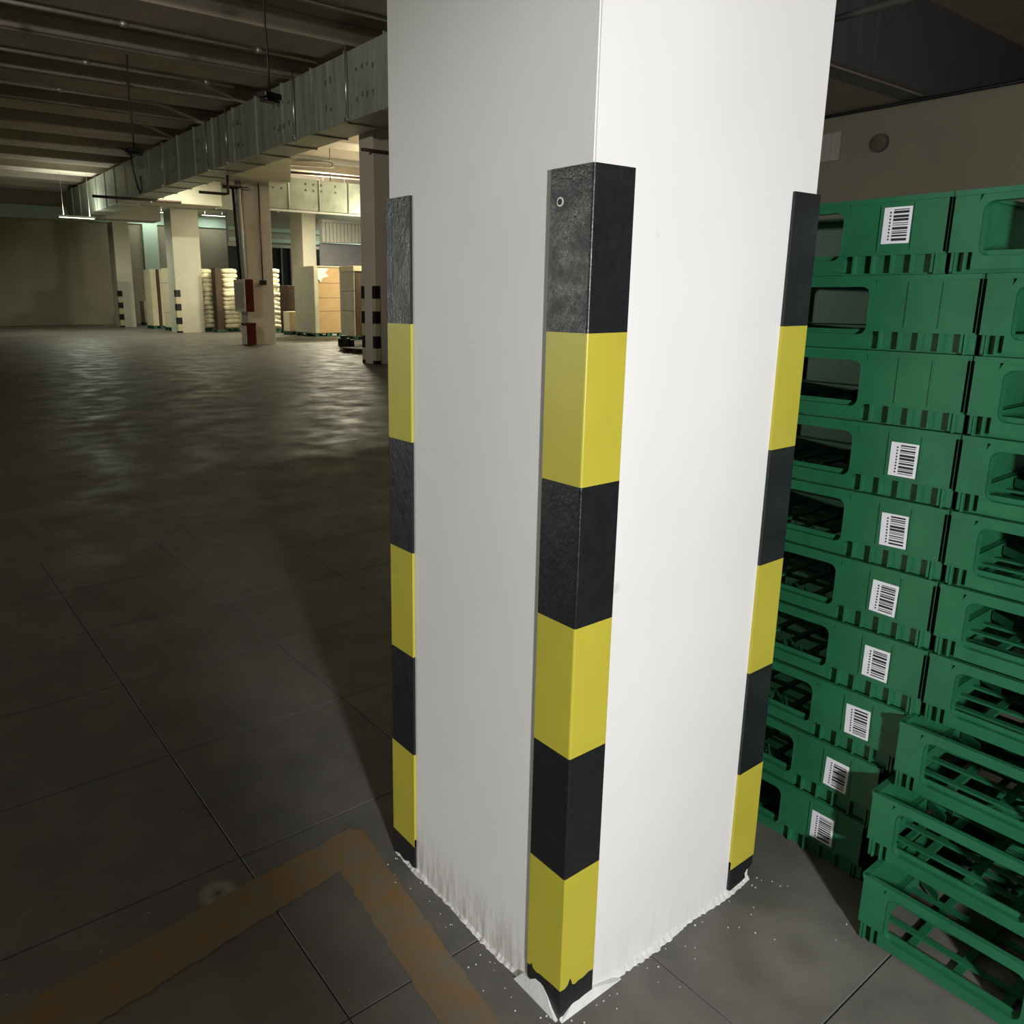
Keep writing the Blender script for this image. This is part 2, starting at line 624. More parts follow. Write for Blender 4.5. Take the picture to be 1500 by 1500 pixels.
g0 = guard('black and yellow corner guard on the near middle edge of the white column, torn foot', (0, 0, 0), 0, 'torn', 'corner guards on the near column')
bolt(g0, -T, 0.072, 1.705, -1, 0, 0.0048)
g1 = guard('black and yellow corner guard on the far left edge of the white column', (0, CY, 0), -PI/2, 'far', 'corner guards on the near column')
g2 = guard('black and yellow corner guard on the right edge of the white column beside green crates', (CX, 0, 0), PI/2, 'notched', 'corner guards on the near column')

# ------------------------------------------------------------------ floor marking
rnd = random.Random(11)


def ragged_strip(p0, p1, w0, w1, n=40, jag=0.004, zt=0.0008):
    bm = bmesh.new()
    p0, p1 = Vector(p0), Vector(p1)
    d = (p1-p0).normalized()
    nn = Vector((-d.y, d.x, 0))
    A, B, A2, B2 = [], [], [], []
    for k in range(n+1):
        t = k/n
        c = p0.lerp(p1, t)
        ww = (w0+(w1-w0)*t)/2
        a = c+nn*(ww+rnd.uniform(-jag, jag))
        b = c-nn*(ww+rnd.uniform(-jag, jag))
        for L, q, z in ((A, a, zt), (B, b, zt), (A2, a, 0.0), (B2, b, 0.0)):
            L.append(bm.verts.new((q.x, q.y, z)))
    for k in range(n):
        bm.faces.new((A[k], A[k+1], B[k+1], B[k]))
        bm.faces.new((A[k], A2[k], A2[k+1], A[k+1]))
        bm.faces.new((B[k], B[k+1], B2[k+1], B2[k]))
    return bm


t = thing('floor_marking', 'faded orange painted line bending around the foot of the white column', 'floor marking')
obj('paint_strip', ragged_strip((-0.20, -0.25, 0), (-0.095, 0.80, 0), 0.105, 0.125), 'line', t)
obj('paint_strip', ragged_strip((-0.05, 0.757, 0), (-1.05, 0.63, 0), 0.12, 0.17, 50, zt=0.0013), 'line', t)

# fallen flecks of paint and plaster
bm = bmesh.new()
rnd = random.Random(5)
flecks = [(0.40, -0.06), (0.52, -0.07), (0.56, -0.12), (0.58, -0.16), (0.70, -0.25), (0.26, -0.03), (0.15, -0.035),
          (-0.05, 0.62), (-0.07, 0.55), (-0.05, 0.10), (-0.09, 0.15), (0.12, -0.06), (0.34, -0.02), (0.77, -0.24)]
for k in range(46):
    if k % 2:
        flecks.append((rnd.uniform(0, 0.8), -abs(rnd.gauss(0, 0.03))-0.012))
    else:
        flecks.append((-abs(rnd.gauss(0, 0.03))-0.014, rnd.uniform(0, 0.64)))
for x, y in flecks:
    r = rnd.uniform(0.001, 0.003)
    n = 5
    a0 = rnd.random()*6
    add_prism(bm, [(x+r*rnd.uniform(0.6, 1)*math.cos(a0+2*PI*k/n), y+r*rnd.uniform(0.6, 1)*math.sin(a0+2*PI*k/n)) for k in range(n)], 0.0, 0.0015)
tag(obj('paint_flecks', bm, 'plaster'), 'tiny white paint flecks scattered on the floor around the column foot', 'paint flecks', kind='stuff')

# ------------------------------------------------------------------ green crates
LX, LY, CH = 0.40, 0.66, 0.177


def rr(cx, cz, hw, hh, r, n=5):
    pts = []
    for (sx, sz, a0) in ((1, 1, 0), (-1, 1, PI/2), (-1, -1, PI), (1, -1, 1.5*PI)):
        for k in range(n+1):
            a = a0+(PI/2)*k/n
            pts.append((cx+sx*(hw-r)+r*math.cos(a), cz+sz*(hh-r)+r*math.sin(a)))
    return pts


def crate_side(bm, f, half, hw, s_off=0.0, ends=(True, True)):
    """one side panel in a local frame: f(s, depth, z) -> xyz. half = half length, hole half width hw"""
    th = 0.004
    f_in, f = f, (lambda s, d, z, f0=f: f0(s+s_off, d, z))
    zb, zt = 0.046, CH-0.002
    zc, hh = 0.093, 0.057
    hole = rr(0, zc, hw, hh, 0.02)
    # plate with a rounded opening: ring of quads between hole and matching outline
    def outer(s, z):
        ds, dz = s/hw, (z-zc)/hh
        k = 1/max(abs(ds), abs(dz))
        return (max(-hw-0.012, min(hw+0.012, ds*k*(hw+0.012))), zb-0.012 if dz*k <= -0.999 else zt if dz*k >= 0.999 else zc+dz*k*hh if abs(dz*k) < 0.999 else z)
    O = [outer(s, z) for s, z in hole]
    n = len(hole)
    for d0 in (0.0, th):
        a = [bm.verts.new(f(s, d0, z)) for s, z in hole]
        b = [bm.verts.new(f(s, d0, z)) for s, z in O]
        for k in range(n):
            try:
                bm.faces.new((a[k], a[(k+1) % n], b[(k+1) % n], b[k]))
            except ValueError:
                pass
    # deep lip around the hole
    a = [bm.verts.new(f(s, -0.0015, z)) for s, z in hole]
    b = [bm.verts.new(f(s, 0.022, z)) for s, z in hole]
    for k in range(n):
        bm.faces.new((a[k], b[k], b[(k+1) % n], a[(k+1) % n]))

    def blk(s0, s1, d0, d1, z0, z1):
        vs = [f(s, d, z) for z in (z0, z1) for d in (d0, d1) for s in (s0, s1)]
        v = [bm.verts.new(p) for p in vs]
        for q in ((0, 2, 3, 1), (4, 5, 7, 6), (0, 1, 5, 4), (2, 6, 7, 3), (0, 4, 6, 2), (1, 3, 7, 5)):
            bm.faces.new([v[i] for i in q])
    lo, hi = -half-s_off, half-s_off
    blk(lo, -hw-0.012, 0, th, zb, zt)
    blk(hw+0.012, hi, 0, th, zb, zt)
    # rim
    blk(lo, hi, -0.004, 0.010, zt-0.010, zt+0.001)
    # recessed lower skirt
    blk(lo, hi, 0.014, 0.018, 0.0, zb+0.002)
    blk(lo, -hw-0.005, -0.001, 0.018, zb-0.001, zb+0.003)
    blk(hw+0.005, hi, -0.001, 0.018, zb-0.001, zb+0.003)
    # shelf under the handle
    blk(-hw-0.012, hw+0.012, -0.001, 0.016, 0.008, zc-hh+0.0005)
    return blk


def solid_side(bm, f, half):
    for (d0, d1, z0, z1) in ((0, 0.004, 0.046, CH-0.002), (-0.004, 0.010, CH-0.012, CH-0.001),
                             (0.014, 0.018, 0.0, 0.048), (-0.001, 0.018, 0.045, 0.049)):
        vs = [f(q, d, z) for z in (z0, z1) for d in (d0, d1) for q in (-half, half)]
        v = [bm.verts.new(q) for q in vs]
        for q in ((0, 2, 3, 1), (4, 5, 7, 6), (0, 1, 5, 4), (2, 6, 7, 3), (0, 4, 6, 2), (1, 3, 7, 5)):
            bm.faces.new([v[i] for i in q])


def make_crate(label):
    t = thing('plastic_crate', label, 'crate', group='green crates stacked behind the column')
    bm = bmesh.new()
    hx, hy = LX/2, LY/2
    fr = [lambda s, d, z: (-hx+d, s, z), lambda s, d, z: (hx-d, -s, z),
          lambda s, d, z: (s, -hy+d, z), lambda s, d, z: (-s, hy-d, z)]
    fins = bmesh.new()
    for k, f in enumerate(fr):
        if k < 2:
            crate_side(bm, f, hy, 0.095) if k == 0 else solid_side(bm, f, hy)
            # raised lines either side of the label field
            for s in (-0.183, -0.257, 0.183, 0.257):
                vs = [f(s+a, d, z) for z in (0.055, 0.160) for d in (-0.0025, 0.002) for a in (-0.0015, 0.0015)]
                v = [bm.verts.new(q) for q in vs]
                for q in ((0, 2, 3, 1), (4, 5, 7, 6), (0, 1, 5, 4), (2, 6, 7, 3), (0, 4, 6, 2), (1, 3, 7, 5)):
                    bm.faces.new([v[i] for i in q])
            spots = [sg*(0.129+0.0445*q) for q in range(5) for sg in (-1, 1)]
        else:
            crate_side(bm, f, hx, 0.14) if k == 3 else solid_side(bm, f, hx)
            spots = [-0.19, -0.165, 0.165, 0.19]
        for s in spots:
            vs = [f(s+a, d, z) for z in (0.004, 0.045) for d in (-0.002, 0.015) for a in (-0.0022, 0.0022)]
            v = [fins.verts.new(q) for q in vs]
            for q in ((0, 2, 3, 1), (4, 5, 7, 6), (0, 1, 5, 4), (2, 6, 7, 3), (0, 4, 6, 2), (1, 3, 7, 5)):
                fins.faces.new([v[i] for i in q])
    obj('crate_body', bm, 'green', t)
    tag(obj('stiffening_ribs', fins, 'green', t), kind='stuff')
    # slatted bottom
    bm = bmesh.new()
    n = 9
    for k in range(n):
        y = -hy+0.03+(LY-0.06)*k/(n-1)
        add_box(bm, -hx+0.016, hx-0.016, y-0.009, y+0.009, 0.012, 0.018)
    for x in (-0.1, 0, 0.1):
        add_box(bm, x-0.009, x+0.009, -hy+0.016, hy-0.016, 0.006, 0.013)
    # slanting gussets behind the handles
    for sx in (-1, 1):
        for y in (-0.07, -0.02, 0.03):
            A = [(sx*(hx-0.022), y), (sx*(hx-0.022), y+0.006), (sx*(hx-0.08), y+0.046), (sx*(hx-0.08), y+0.040)]
            add_prism(bm, A, 0.018, 0.040)
    tag(obj('slatted_base', bm, 'green', t), kind='stuff')
    return t


def make_label(parent, y, z, seed, tilt=0.0, frame_x=-LX/2-0.0012):
    r = random.Random(seed)
    bm = bmesh.new()
    w_, h_ = 0.062, 0.082
    ct, st = math.cos(tilt), math.sin(tilt)

    def q(a, b, c, d, dx, mi):
        P = [(a, c), (b, c), (b, d), (a, d)]
        P = [(y+p[0]*ct-p[1]*st, z+p[0]*st+p[1]*ct) for p in P]
        A = [bm.verts.new((frame_x-dx, *p)) for p in P]
        B = [bm.verts.new((frame_x+0.001, *p)) for p in P]
        fs = [bm.faces.new(A), bm.faces.new(B[::-1])] + [bm.faces.new((A[k], B[k], B[(k+1) % 4], A[(k+1) % 4])) for k in range(4)]
        for f_ in fs:
            f_.material_index = mi
    q(-w_/2, w_/2, -h_/2, h_/2, 0.0, 0)
    # bars run across, stacked up the label; a column of small print beside them
    zz = -h_/2+0.006
    while zz < h_/2-0.007:
        th = r.choice((0.0018, 0.0028, 0.0042, 0.0058))
        q(-w_/2+0.006, w_/2-0.022, zz, min(zz+th, h_/2-0.005), 0.0003, 1)
        zz += th+r.choice((0.0018, 0.0026, 0.0036))
    for k in range(9):
        z0 = -h_/2+0.008+k*0.0075
        q(w_/2-0.017, w_/2-0.0135, z0, z0+0.004, 0.0003, 1)
    return obj('barcode_label', bm, ['label', 'ink'], parent)


# first stack: long side to the camera, each crate pushed a little differently; bottom to top
SHIFT = [0.082, 0.062, 0.026, 0.0, 0.002, 0.0, 0.0, 0.0, 0.0, 0.083]
HASLAB = [1, 1, 1, 1, 1, 1, 1, 0, 0, 1]
words = ['bottom', 'second from the floor', 'third from the floor', 'fourth from the floor', 'fifth from the floor',
         'fifth from the top', 'fourth from the top', 'third from the top', 'second from the top', 'topmost']
base = make_crate('x')
stack = [base]+[copy_tree(base) for k in range(9)]
near = [copy_tree(base) for k in range(10)]
for k, c in enumerate(stack):
    c.location = (0.94+LX/2, 0.065+SHIFT[k], k*CH)
    c['label'] = 'green crate, %s, in the stack behind the column, %s' % (words[k], 'with barcode label' if HASLAB[k] else 'no label in view')
    if HASLAB[k]:
        make_label(c, -0.22, 0.112 if k == 9 else 0.098, k, 0.03*math.sin(k*2.1))
# the neighbouring stack at the right edge: its lowest crates stick out towards the column
NX = [0.757, 0.83, 0.89]+[0.94]*7
NY = [-0.27, -0.235, -0.25]+[-0.275]*6+[-0.19]
for k, c in enumerate(near):
    c.rotation_euler = (0, 0, PI/2)
    c.location = (NX[k]+LY/2, NY[k]-LX/2, k*CH)
    c['label'] = 'green crate, %s, in the stack at the right edge of the photo' % words[k]
    c['group'] = 'green crates in the stack at the right edge'


# ------------------------------------------------------------------ far columns
def far_column(label, x0, x1, y0, y1, ztop, mat='palecol'):
    t = thing('concrete_column', label, 'column', (x0, y0, 0), group='columns of the far bays')
    bm = bmesh.new()
    add_box(bm, 0, x1-x0, 0, y1-y0, 0, ztop)
    e = [e for e in bm.edges if abs(e.verts[0].co.z-e.verts[1].co.z) > 1]
    bmesh.ops.bevel(bm, geom=e, offset=0.01, segments=1, affect='EDGES')
    obj('shaft', bm, mat, t)
    return t


def far_guard(label, loc, rz, fw_=0.19):
    g = thing('corner_guard', label, 'corner guard', loc, rz, 'guards on far columns')
    o_ = l_outline(0.012, fw_, 0.004)
    for i, (z0, z1) in enumerate(BANDS[:6]+[(0.0, 0.0776)]):
        bm = bmesh.new()
        add_prism(bm, o_, z0, z1)
        obj(('black' if i % 2 == 0 else 'yellow')+'_band', bm, 'black' if i % 2 == 0 else 'faded', g)  # yellow bands drawn pale, as if overexposed
    return g


far_column('grey-pink concrete column just left of the near white column, striped guards at its foot', 8.40, 9.45, 14.55, 15.15, 6.30, 'pinkcol')
far_guard('striped corner guard on the far column standing just behind the near column', (8.40, 14.55, 0), 0, 0.12)
far_guard('striped guard on the back left edge of the column just behind the near column', (8.40, 15.15, 0), -PI/2, 0.12)
far_column('brownish concrete column carrying the red fire cabinet', 8.85, 9.78, 23.1, 23.62, 5.0, 'pinkcol')
far_column('pale lit concrete column between the wrapped sacks and the carton boards', 9.62, 10.76, 32.5, 33.4, 5.0)
far_guard('striped corner guard on the pale lit column between sacks and boards', (9.62, 32.5, 0), 0)
far_column('pale column at the left edge of the photo, its guard a row of black dashes', 9.20, 9.94, 40.0, 41.0, 5.0)
far_guard('striped corner guard on the pale column at the left edge', (9.20, 40.0, 0), 0)
far_column('slim pale column rising behind the tall carton stack', 16.25, 16.95, 34.0, 35.3, 6.42)

# ------------------------------------------------------------------ big duct along the hall
t = thing('ventilation_duct', 'long grey sheet-metal ventilation duct under the dark beams at upper left', 'duct', (7.45, 0, 5.0))
DW, DH = 0.85, 1.30
ys = [8.0+1.5*k for k in range(23)]
for a, b in zip(ys, ys[1:]):
    bm = bmesh.new()
    add_box(bm, 0, DW, a+0.02, b-0.02, 0, DH, bev=0.01)
    d = obj('duct_section', bm, 'duct', t)
    bm = bmesh.new()
    add_box(bm, -0.03, DW+0.03, a-0.02, a+0.02, -0.03, DH+0.03)
    obj('joint_flange', bm, 'duct', t)
rnd = random.Random(9)
for y in (13.9, 16.3, 20.4, 21.9, 26.0):
    tube_obj('hanger_rod', 'chrome', (-0.05, y, -0.04), (-0.05, y, DH+0.12), 0.018, t, 8)
    tube_obj('hanger_clamp', 'chrome', (-0.09, y, 0.02), (-0.02, y, 0.02), 0.05, t, 8)
# rows of dark printed marks on the sections
bm = bmesh.new()
for y in (12.9, 13.3, 14.6, 16.4, 16.9, 17.2, 19.4, 19.7, 22.6, 24.8, 28.2):
    for z in (0.35, 0.85):
        for k in range(2):
            yy = y+0.22*k
            zz = z+rnd.uniform(-0.05, 0.05)
            add_box(bm, -0.004, 0.0, yy, yy+0.07, zz, zz+0.05+0.09*rnd.random())
tag(obj('printed_marks', bm, 'mark', t), kind='stuff')

# second duct crossing, warmly lit, behind the column line
t = thing('ventilation_duct', 'warmly lit sheet-metal duct crossing behind the brownish column', 'duct', (10.0, 24.6, 4.42))
for k in range(5):
    bm = bmesh.new()
    add_box(bm, 1.15*k+0.015, 1.15*(k+1)-0.015, 0, 0.9, 0, 1.02, bev=0.01)
    obj('duct_section', bm, 'duct', t)
    box_obj('joint_flange', 'chrome', (1.15*k-0.015, 1.15*k+0.015, -0.03, 0.93, -0.03, 1.05), t)
bm = bmesh.new()
for x in (0.55, 0.85, 1.75, 2.05, 2.35, 2.9):
    for z in (0.62, 0.82):
        add_box(bm, x, x+0.07, -0.004, 0, z, z+0.07)
tag(obj('printed_marks', bm, 'mark', t), kind='stuff')
for x in (0.4, 3.0, 5.4):
    tube_obj('hanger_rod', 'steel', (x, 0.45, 1.0), (x, 0.45, 2.385), 0.02, t, 6)
box_obj('support_rail', 'white', (0, 5.8, -0.05, 0.0, -0.09, -0.03), t)
t = thing('ventilation_duct', 'short foil-clad duct piece left of the brownish column', 'duct', (11.2, 34.3, 5.3))
box_obj('duct_section', 'duct', (0, 1.0, 0, 0.8, 0, 1.0), t, 0.01)
box_obj('duct_section', 'duct', (1.04, 2.1, 0, 0.8, 0, 1.0), t, 0.01)
box_obj('joint_flange', 'chrome', (1.0, 1.04, -0.03, 0.83, -0.03, 1.03), t)


# ------------------------------------------------------------------ pipes
def pipe_run(label, y, x0, x1, z, r=0.035, mat='steel'):
    t = thing('sprinkler_pipe', label, 'pipe', (0, y, z), group='sprinkler pipes under the dark beams')
    tube_obj('pipe', mat, (x0, 0, 0), (x1, 0, 0), r, t)
    x = x0+1.3
    while x < x1:
        tube_obj('coupling', mat, (x-0.06, 0, 0), (x+0.06, 0, 0), r*1.5, t)
        tube_obj('pipe_hanger', mat, (x+0.3, 0, 0), (x+0.3, 0, 0.43), 0.008, t, 6)
        x += 2.6
    return t


pipe_run('sprinkler pipe nearest the top edge of the photo', 12.05, 1.0, 7.3, 6.36)
pipe_run('sprinkler pipe crossing behind the cord of the nearer hanging lamp', 15.1, -3.0, 7.4, 6.36)
pipe_run('third sprinkler pipe from the top, ending left of the nearer lamp', 18.1, -3.0, 6.75, 6.36)
pipe_run('farthest sprinkler pipe seen above the farther hanging lamp', 20.9, -3.0, 5.9, 6.36)
# bent pipes under the duct
def bent(label, pts, r, mat):
    bm = bmesh.new()
    add_path(bm, pts, r)
    return tag(obj('bent_pipe', bm, mat), label, 'pipe')


bent('pipe loop shaped like a bracket under the lit ceiling', [(10.36, 23, 5.73), (11.9, 23, 5.83), (12.0, 23, 5.78), (12.0, 23, 5.66), (11.9, 23, 5.62), (10.4, 23, 5.56), (10.35, 23, 5.50)], 0.04, 'steel')
bent('dark pipe running left from the pale lit column under the pinkish beam', [(6.0, 29.5, 4.93), (7.4, 29.5, 4.93), (9.1, 29.5, 4.93)], 0.05, 'redpipe')
bent('short dark pipe with an elbow left of the brownish column', [(7.25, 22.3, 4.45), (8.0, 22.3, 4.45), (8.12, 22.3, 4.47), (8.12, 22.3, 4.6), (8.12, 22.3, 4.98)], 0.04, 'redpipe')
bent('long dark pipe along the foot of the lit crossing duct', [(9.2, 24.3, 5.52), (12.0, 24.3, 5.58), (14.5, 24.3, 5.62)], 0.04, 'redpipe')
bent('short red pipe by the top of the column next to the near one', [(8.1, 14.515, 4.62), (8.9, 14.515, 4.62), (9.3, 14.515, 4.62)], 0.035, 'redpipe')
t = thing('riser_pipe', 'dark and white riser pipes running down to the red fire cabinet', 'pipe', (8.62, 22.95, 0))
tube_obj('dark_pipe', 'dark', (0, 0, 2.03), (-0.10, 0, 4.72), 0.045, t)
tube_obj('white_pipe', 'white', (0.14, -0.02, 2.03), (0.10, -0.02, 4.72), 0.04, t)
tube_obj('cross_pipe', 'dark', (-0.40, 0, 4.74), (0.38, 0, 4.74), 0.05, t)
t = thing('cable_conduit', 'thin dark conduit down the face of the brownish column to a small switch box', 'conduit', (9.4, 23.06, 0))
tube_obj('conduit_tube', 'dark', (0, 0, 2.0), (0, 0, 4.95), 0.018, t, 6)
box_obj('switch_box', 'dark', (-0.11, 0.11, -0.05, 0.03, 1.88, 2.02), t, 0.01)


# ------------------------------------------------------------------ hanging lamps (off)
def pendant(label, x, y, z, loop):
    t = thing('pendant_lamp', label, 'lamp', (x, y, z), 0.35, 'unlit hanging lamps')
    bm = bmesh.new()
    add_box(bm, -0.17, 0.17, -0.10, 0.10, 0.0, 0.085, bev=0.015)
    add_box(bm, -0.14, 0.14, -0.085, 0.085, -0.05, -0.008, bev=0.012)
    obj('lamp_housing', bm, 'dark', t)
    bm = bmesh.new()
    add_path(bm, [(0.0, 0, 0.08), (0.0, 0, 0.5), (-0.03, 0, 1.1), (0, 0, 1.9), (0, 0, ZC-z)], 0.017, 6)
    obj('suspension_cord', bm, 'dark', t)
    if loop:
        bm = bmesh.new()
        add_path(bm, [(-0.10, 0, -0.03), (-0.06, 0, -0.35), (0.02, 0, -0.72), (0.07, 0, -0.80), (0.11, 0, -0.74), (0.11, 0, -0.55), (0.10, 0, -0.45)], 0.022, 6)
        obj('hanging_cable', bm, 'dark', t)
        tube_obj('end_bracket', 'dark', (-0.17, 0, 0.03), (-0.40, 0, 0.04), 0.02, t, 6)
    else:
        tube_obj('centre_pipe_clamp', 'dark', (0, 0, 1.86), (0, 0, 1.98), 0.045, t, 8)
    return t


pendant('black unlit lamp hanging on a long cord, nearer of the two', 4.41, 10.98, 4.47, False)
pendant('black unlit lamp with a looped cable at the left edge, farther of the two', 4.09, 17.2, 4.50, True)

# ------------------------------------------------------------------ fire cabinet and extinguisher box
t = thing('hydrant_cabinet', 'red wall-hung fire cabinet with a pale glazed door on the brownish column', 'fire cabinet', (8.55, 22.46, 1.05))
box_obj('cabinet_body', 'red', (0, 0.27, 0, 0.83, 0, 0.98), t, 0.01)
bm = bmesh.new()
add_box(bm, -0.03, 0.0, 0.0, 0.83, 0.0, 0.98, bev=0.006)
d = obj('cabinet_door', bm, 'white', t)
box_obj('door_pane', 'pinkcol', (-0.036, -0.03, 0.08, 0.75, 0.10, 0.88), d, 0.002)
t = thing('extinguisher_box', 'red extinguisher box on the floor at the foot of the brownish column', 'extinguisher box', (8.56, 22.50, 0))
box_obj('box_body', 'red', (0, 0.30, 0, 0.45, 0.02, 0.69), t, 0.01)
box_obj('box_lid', 'red', (-0.015, 0.315, -0.015, 0.465, 0.66, 0.71), t, 0.008)
box_obj('side_panel', 'white', (-0.012, 0.0, 0.03, 0.42, 0.05, 0.62), t, 0.002)


# ------------------------------------------------------------------ goods in the far bays
def pallet(parent, w_, d_, mat='pallet'):
    bm = bmesh.new()
    for k in range(3):
        y = (d_-0.1)*k/2
        add_box(bm, 0, w_, y, y+0.1, 0, 0.03)
    for i in range(3):
        for j in range(3):
            x = (w_-0.14)*i/2
            y = (d_-0.14)*j/2
            add_box(bm, x, x+0.14, y, y+0.14, 0.03, 0.11)
    n = 7
    for k in range(n):
        x = (w_-0.1)*k/(n-1)
        add_box(bm, x, x+0.1, 0, d_, 0.11, 0.14)
    return obj('pallet', bm, mat, parent)


def board_stack(label, x, y, w_, d_, h_, mat, n, tilt=0.0):
    t = thing('carton_stack', label, 'carton stack', (x, y, 0), tilt, 'tall goods on pallets')
    pallet(t, w_, d_)
    for k in range(n):
        z0 = 0.14+(h_-0.14)*k/n
        z1 = 0.14+(h_-0.14)*(k+1)/n
        bm = bmesh.new()
        j = 0.012*(-1)**k
        add_box(bm, 0.01+max(j, 0), w_-0.01+min(j, 0), 0.01, d_-0.01, z0+0.004, z1, bev=0.012)
        obj('carton', bm, mat, t)
    return t


def panel_stack(label, x, y, items, d_, h_):
    t = thing('panel_stack', label, 'panel stack', (x, y, 0), 0, 'tall goods on pallets')
    w_ = items[-1][1]
    pallet(t, w_, d_)
    for a, b, mat in items:
        bm = bmesh.new()
        add_box(bm, a+0.006, b-0.006, 0.03, d_-0.03, 0.14, h_-0.03*((int(a*100)) % 3), bev=0.01)
        obj('upright_panel', bm, mat, t)
    return t


# left group between the pale columns
panel_stack('cream upright boards packed on a pallet left of the pale lit column', 9.98, 37.2,
            [(0.0, 0.28, 'cream'), (0.30, 0.42, 'brown'), (0.42, 0.60, 'cream'), (0.62, 0.78, 'cream')], 1.1, 2.72)
board_stack('pale carton stack tight against the left side of the pale lit column', 10.0, 34.6, 0.62, 1.0, 2.72, 'cream', 4)
board_stack('small low carton stack near the left edge column foot', 10.98, 42.2, 0.75, 0.8, 1.25, 'grey_carton', 2)
t = thing('dark_board', 'dark filler sheet added in the gap between cream panels and pale cartons', 'board', (10.0, 36.0, 0))  # sheet added to darken the gap between the goods
box_obj('gap_sheet', 'brown', (0.42, 0.62, 0, 0.3, 0.0, 2.7), t, 0.01)
box_obj('edge_strip', 'brown', (0.41, 0.43, -0.01, 0.31, 0.0, 2.7), t, 0.003)


def sack_stack(label, x, y, nx, rows, sw=0.62, sh=0.2, d_=1.1, seed=1):
    t = thing('sack_stack', label, 'sack stack', (x, y, 0), 0, 'wrapped sacks on pallets')
    pallet(t, sw*nx, d_)
    r = random.Random(seed)
    bm = bmesh.new()
    add_box(bm, -sw/2, sw/2, 0, d_, 0, sh, bev=0.0)
    bmesh.ops.subdivide_edges(bm, edges=bm.edges, cuts=3, use_grid_fill=True)
    for v in bm.verts:
        fx = 1.12-(abs(v.co.x)/(sw/2))**4*0.25
        fy = 1-(abs(v.co.y-d_/2)/(d_/2))**6*0.15
        v.co.z = sh/2+(v.co.z-sh/2)*fx*fy
        fz = 1-(abs(v.co.z-sh/2)/(sh/2))**2*0.06
        v.co.x *= fz
        v.co.y = d_/2+(v.co.y-d_/2)*fz+r.uniform(-0.03, 0.03)
        v.co.z += r.uniform(-0.015, 0.015)
    for f in bm.faces:
        f.smooth = True
    s0 = obj('sack', bm, 'sack', t)
    k = 0
    for j in range(rows):
        for i in range(nx):
            s = s0 if k == 0 else s0.copy()
            if k:
                COL.objects.link(s)
            s.location = (sw*(i+0.5)+r.uniform(-0.03, 0.03), r.uniform(-0.05, 0.05), 0.14+j*sh*0.97)
            s.rotation_euler = (r.uniform(-0.03, 0.03), 0, r.uniform(-0.06, 0.06))
            k += 1
    return t


sack_stack('cream sacks heaped high on a pallet right of the pale lit column', 10.85, 33.3, 1, 13, 0.62, seed=2)
sack_stack('cream sacks heaped high just left of the fire cabinet', 11.62, 32.4, 1, 13, 0.66, seed=3)
sack_stack('wrapped sacks showing as a narrow strip right of the brownish column', 13.05, 31.0, 1, 13, 0.55, seed=4)
t = thing('upright_panel', 'dark brown upright panel standing between two heaps of cream sacks', 'board', (11.19, 32.1, 0))
box_obj('panel_sheet', 'brown', (0, 0.27, 0, 0.4, 0.1, 2.68), t, 0.01)
box_obj('panel_foot', 'pallet', (-0.05, 0.32, -0.05, 0.45, 0, 0.1), t, 0.01)

# right of the brownish column
board_stack('brown carton pile standing behind the small cream box', 13.3, 29.6, 0.85, 0.8, 1.95, 'brown', 3)
board_stack('small cream box on its pallet in front of the brown carton pile', 12.72, 28.3, 0.62, 0.6, 0.92, 'cream', 1)
# tall film wrapped carton: the grey side and the brown printed front
t = thing('wrapped_carton', 'tall film-wrapped brown carton pile with a white label at its top', 'carton stack', (12.86, 26.3, 0), 0, 'tall goods on pallets')
pallet(t, 1.12, 1.7)
for k, (z0, z1) in enumerate(((0.14, 0.95), (0.96, 1.45), (1.46, 2.0), (2.01, 2.58))):
    bm = bmesh.new()
    add_box(bm, 0.02*(k % 2), 1.10, 0.02, 1.68, z0, z1, bev=0.012)
    obj('carton', bm, 'carton', t)
bm = bmesh.new()
add_box(bm, -0.012, 0.16, -0.012, 1.70, 0.14, 2.60, bev=0.01)
obj('film_wrap', bm, 'grey_carton', t)
bm = bmesh.new()
add_plate(bm, [(0.14, -0.018, 2.56), (0.62, -0.018, 2.56), (0.48, -0.018, 2.40), (0.60, -0.018, 2.25), (0.36, -0.018, 2.2), (0.27, -0.018, 2.05), (0.16, -0.018, 2.15)],
          [(0.14, -0.010, 2.56), (0.62, -0.010, 2.56), (0.48, -0.010, 2.40), (0.60, -0.010, 2.25), (0.36, -0.010, 2.2), (0.27, -0.010, 2.05), (0.16, -0.010, 2.15)])
obj('white_patch', bm, 'white', t)
box_obj('top_sheet', 'cream', (-0.02, 1.14, -0.02, 1.7, 2.60, 2.64), t, 0.005)
t = thing('wrapped_carton', 'grey film-wrapped carton pile beside a dark brown board, half hidden by a column', 'carton stack', (12.96, 23.5, 0), 0, 'tall goods on pallets')
pallet(t, 0.8, 1.0)
for k, (z0, z1) in enumerate(((0.14, 1.0), (1.01, 1.7), (1.71, 2.38))):
    box_obj('carton', 'grey_carton', (0, 0.06, 0.01, 0.98, z0, z1), t, 0.012)
box_obj('dark_board', 'brown', (0.065, 0.70, 0.0, 0.98, 0.14, 2.38), t, 0.01)
box_obj('top_sheet', 'cream', (-0.02, 0.82, -0.02, 1.0, 2.38, 2.56), t, 0.01)
box_obj('side_board', 'white', (0.70, 0.76, 0.0, 0.98, 0.14, 2.38), t, 0.008)

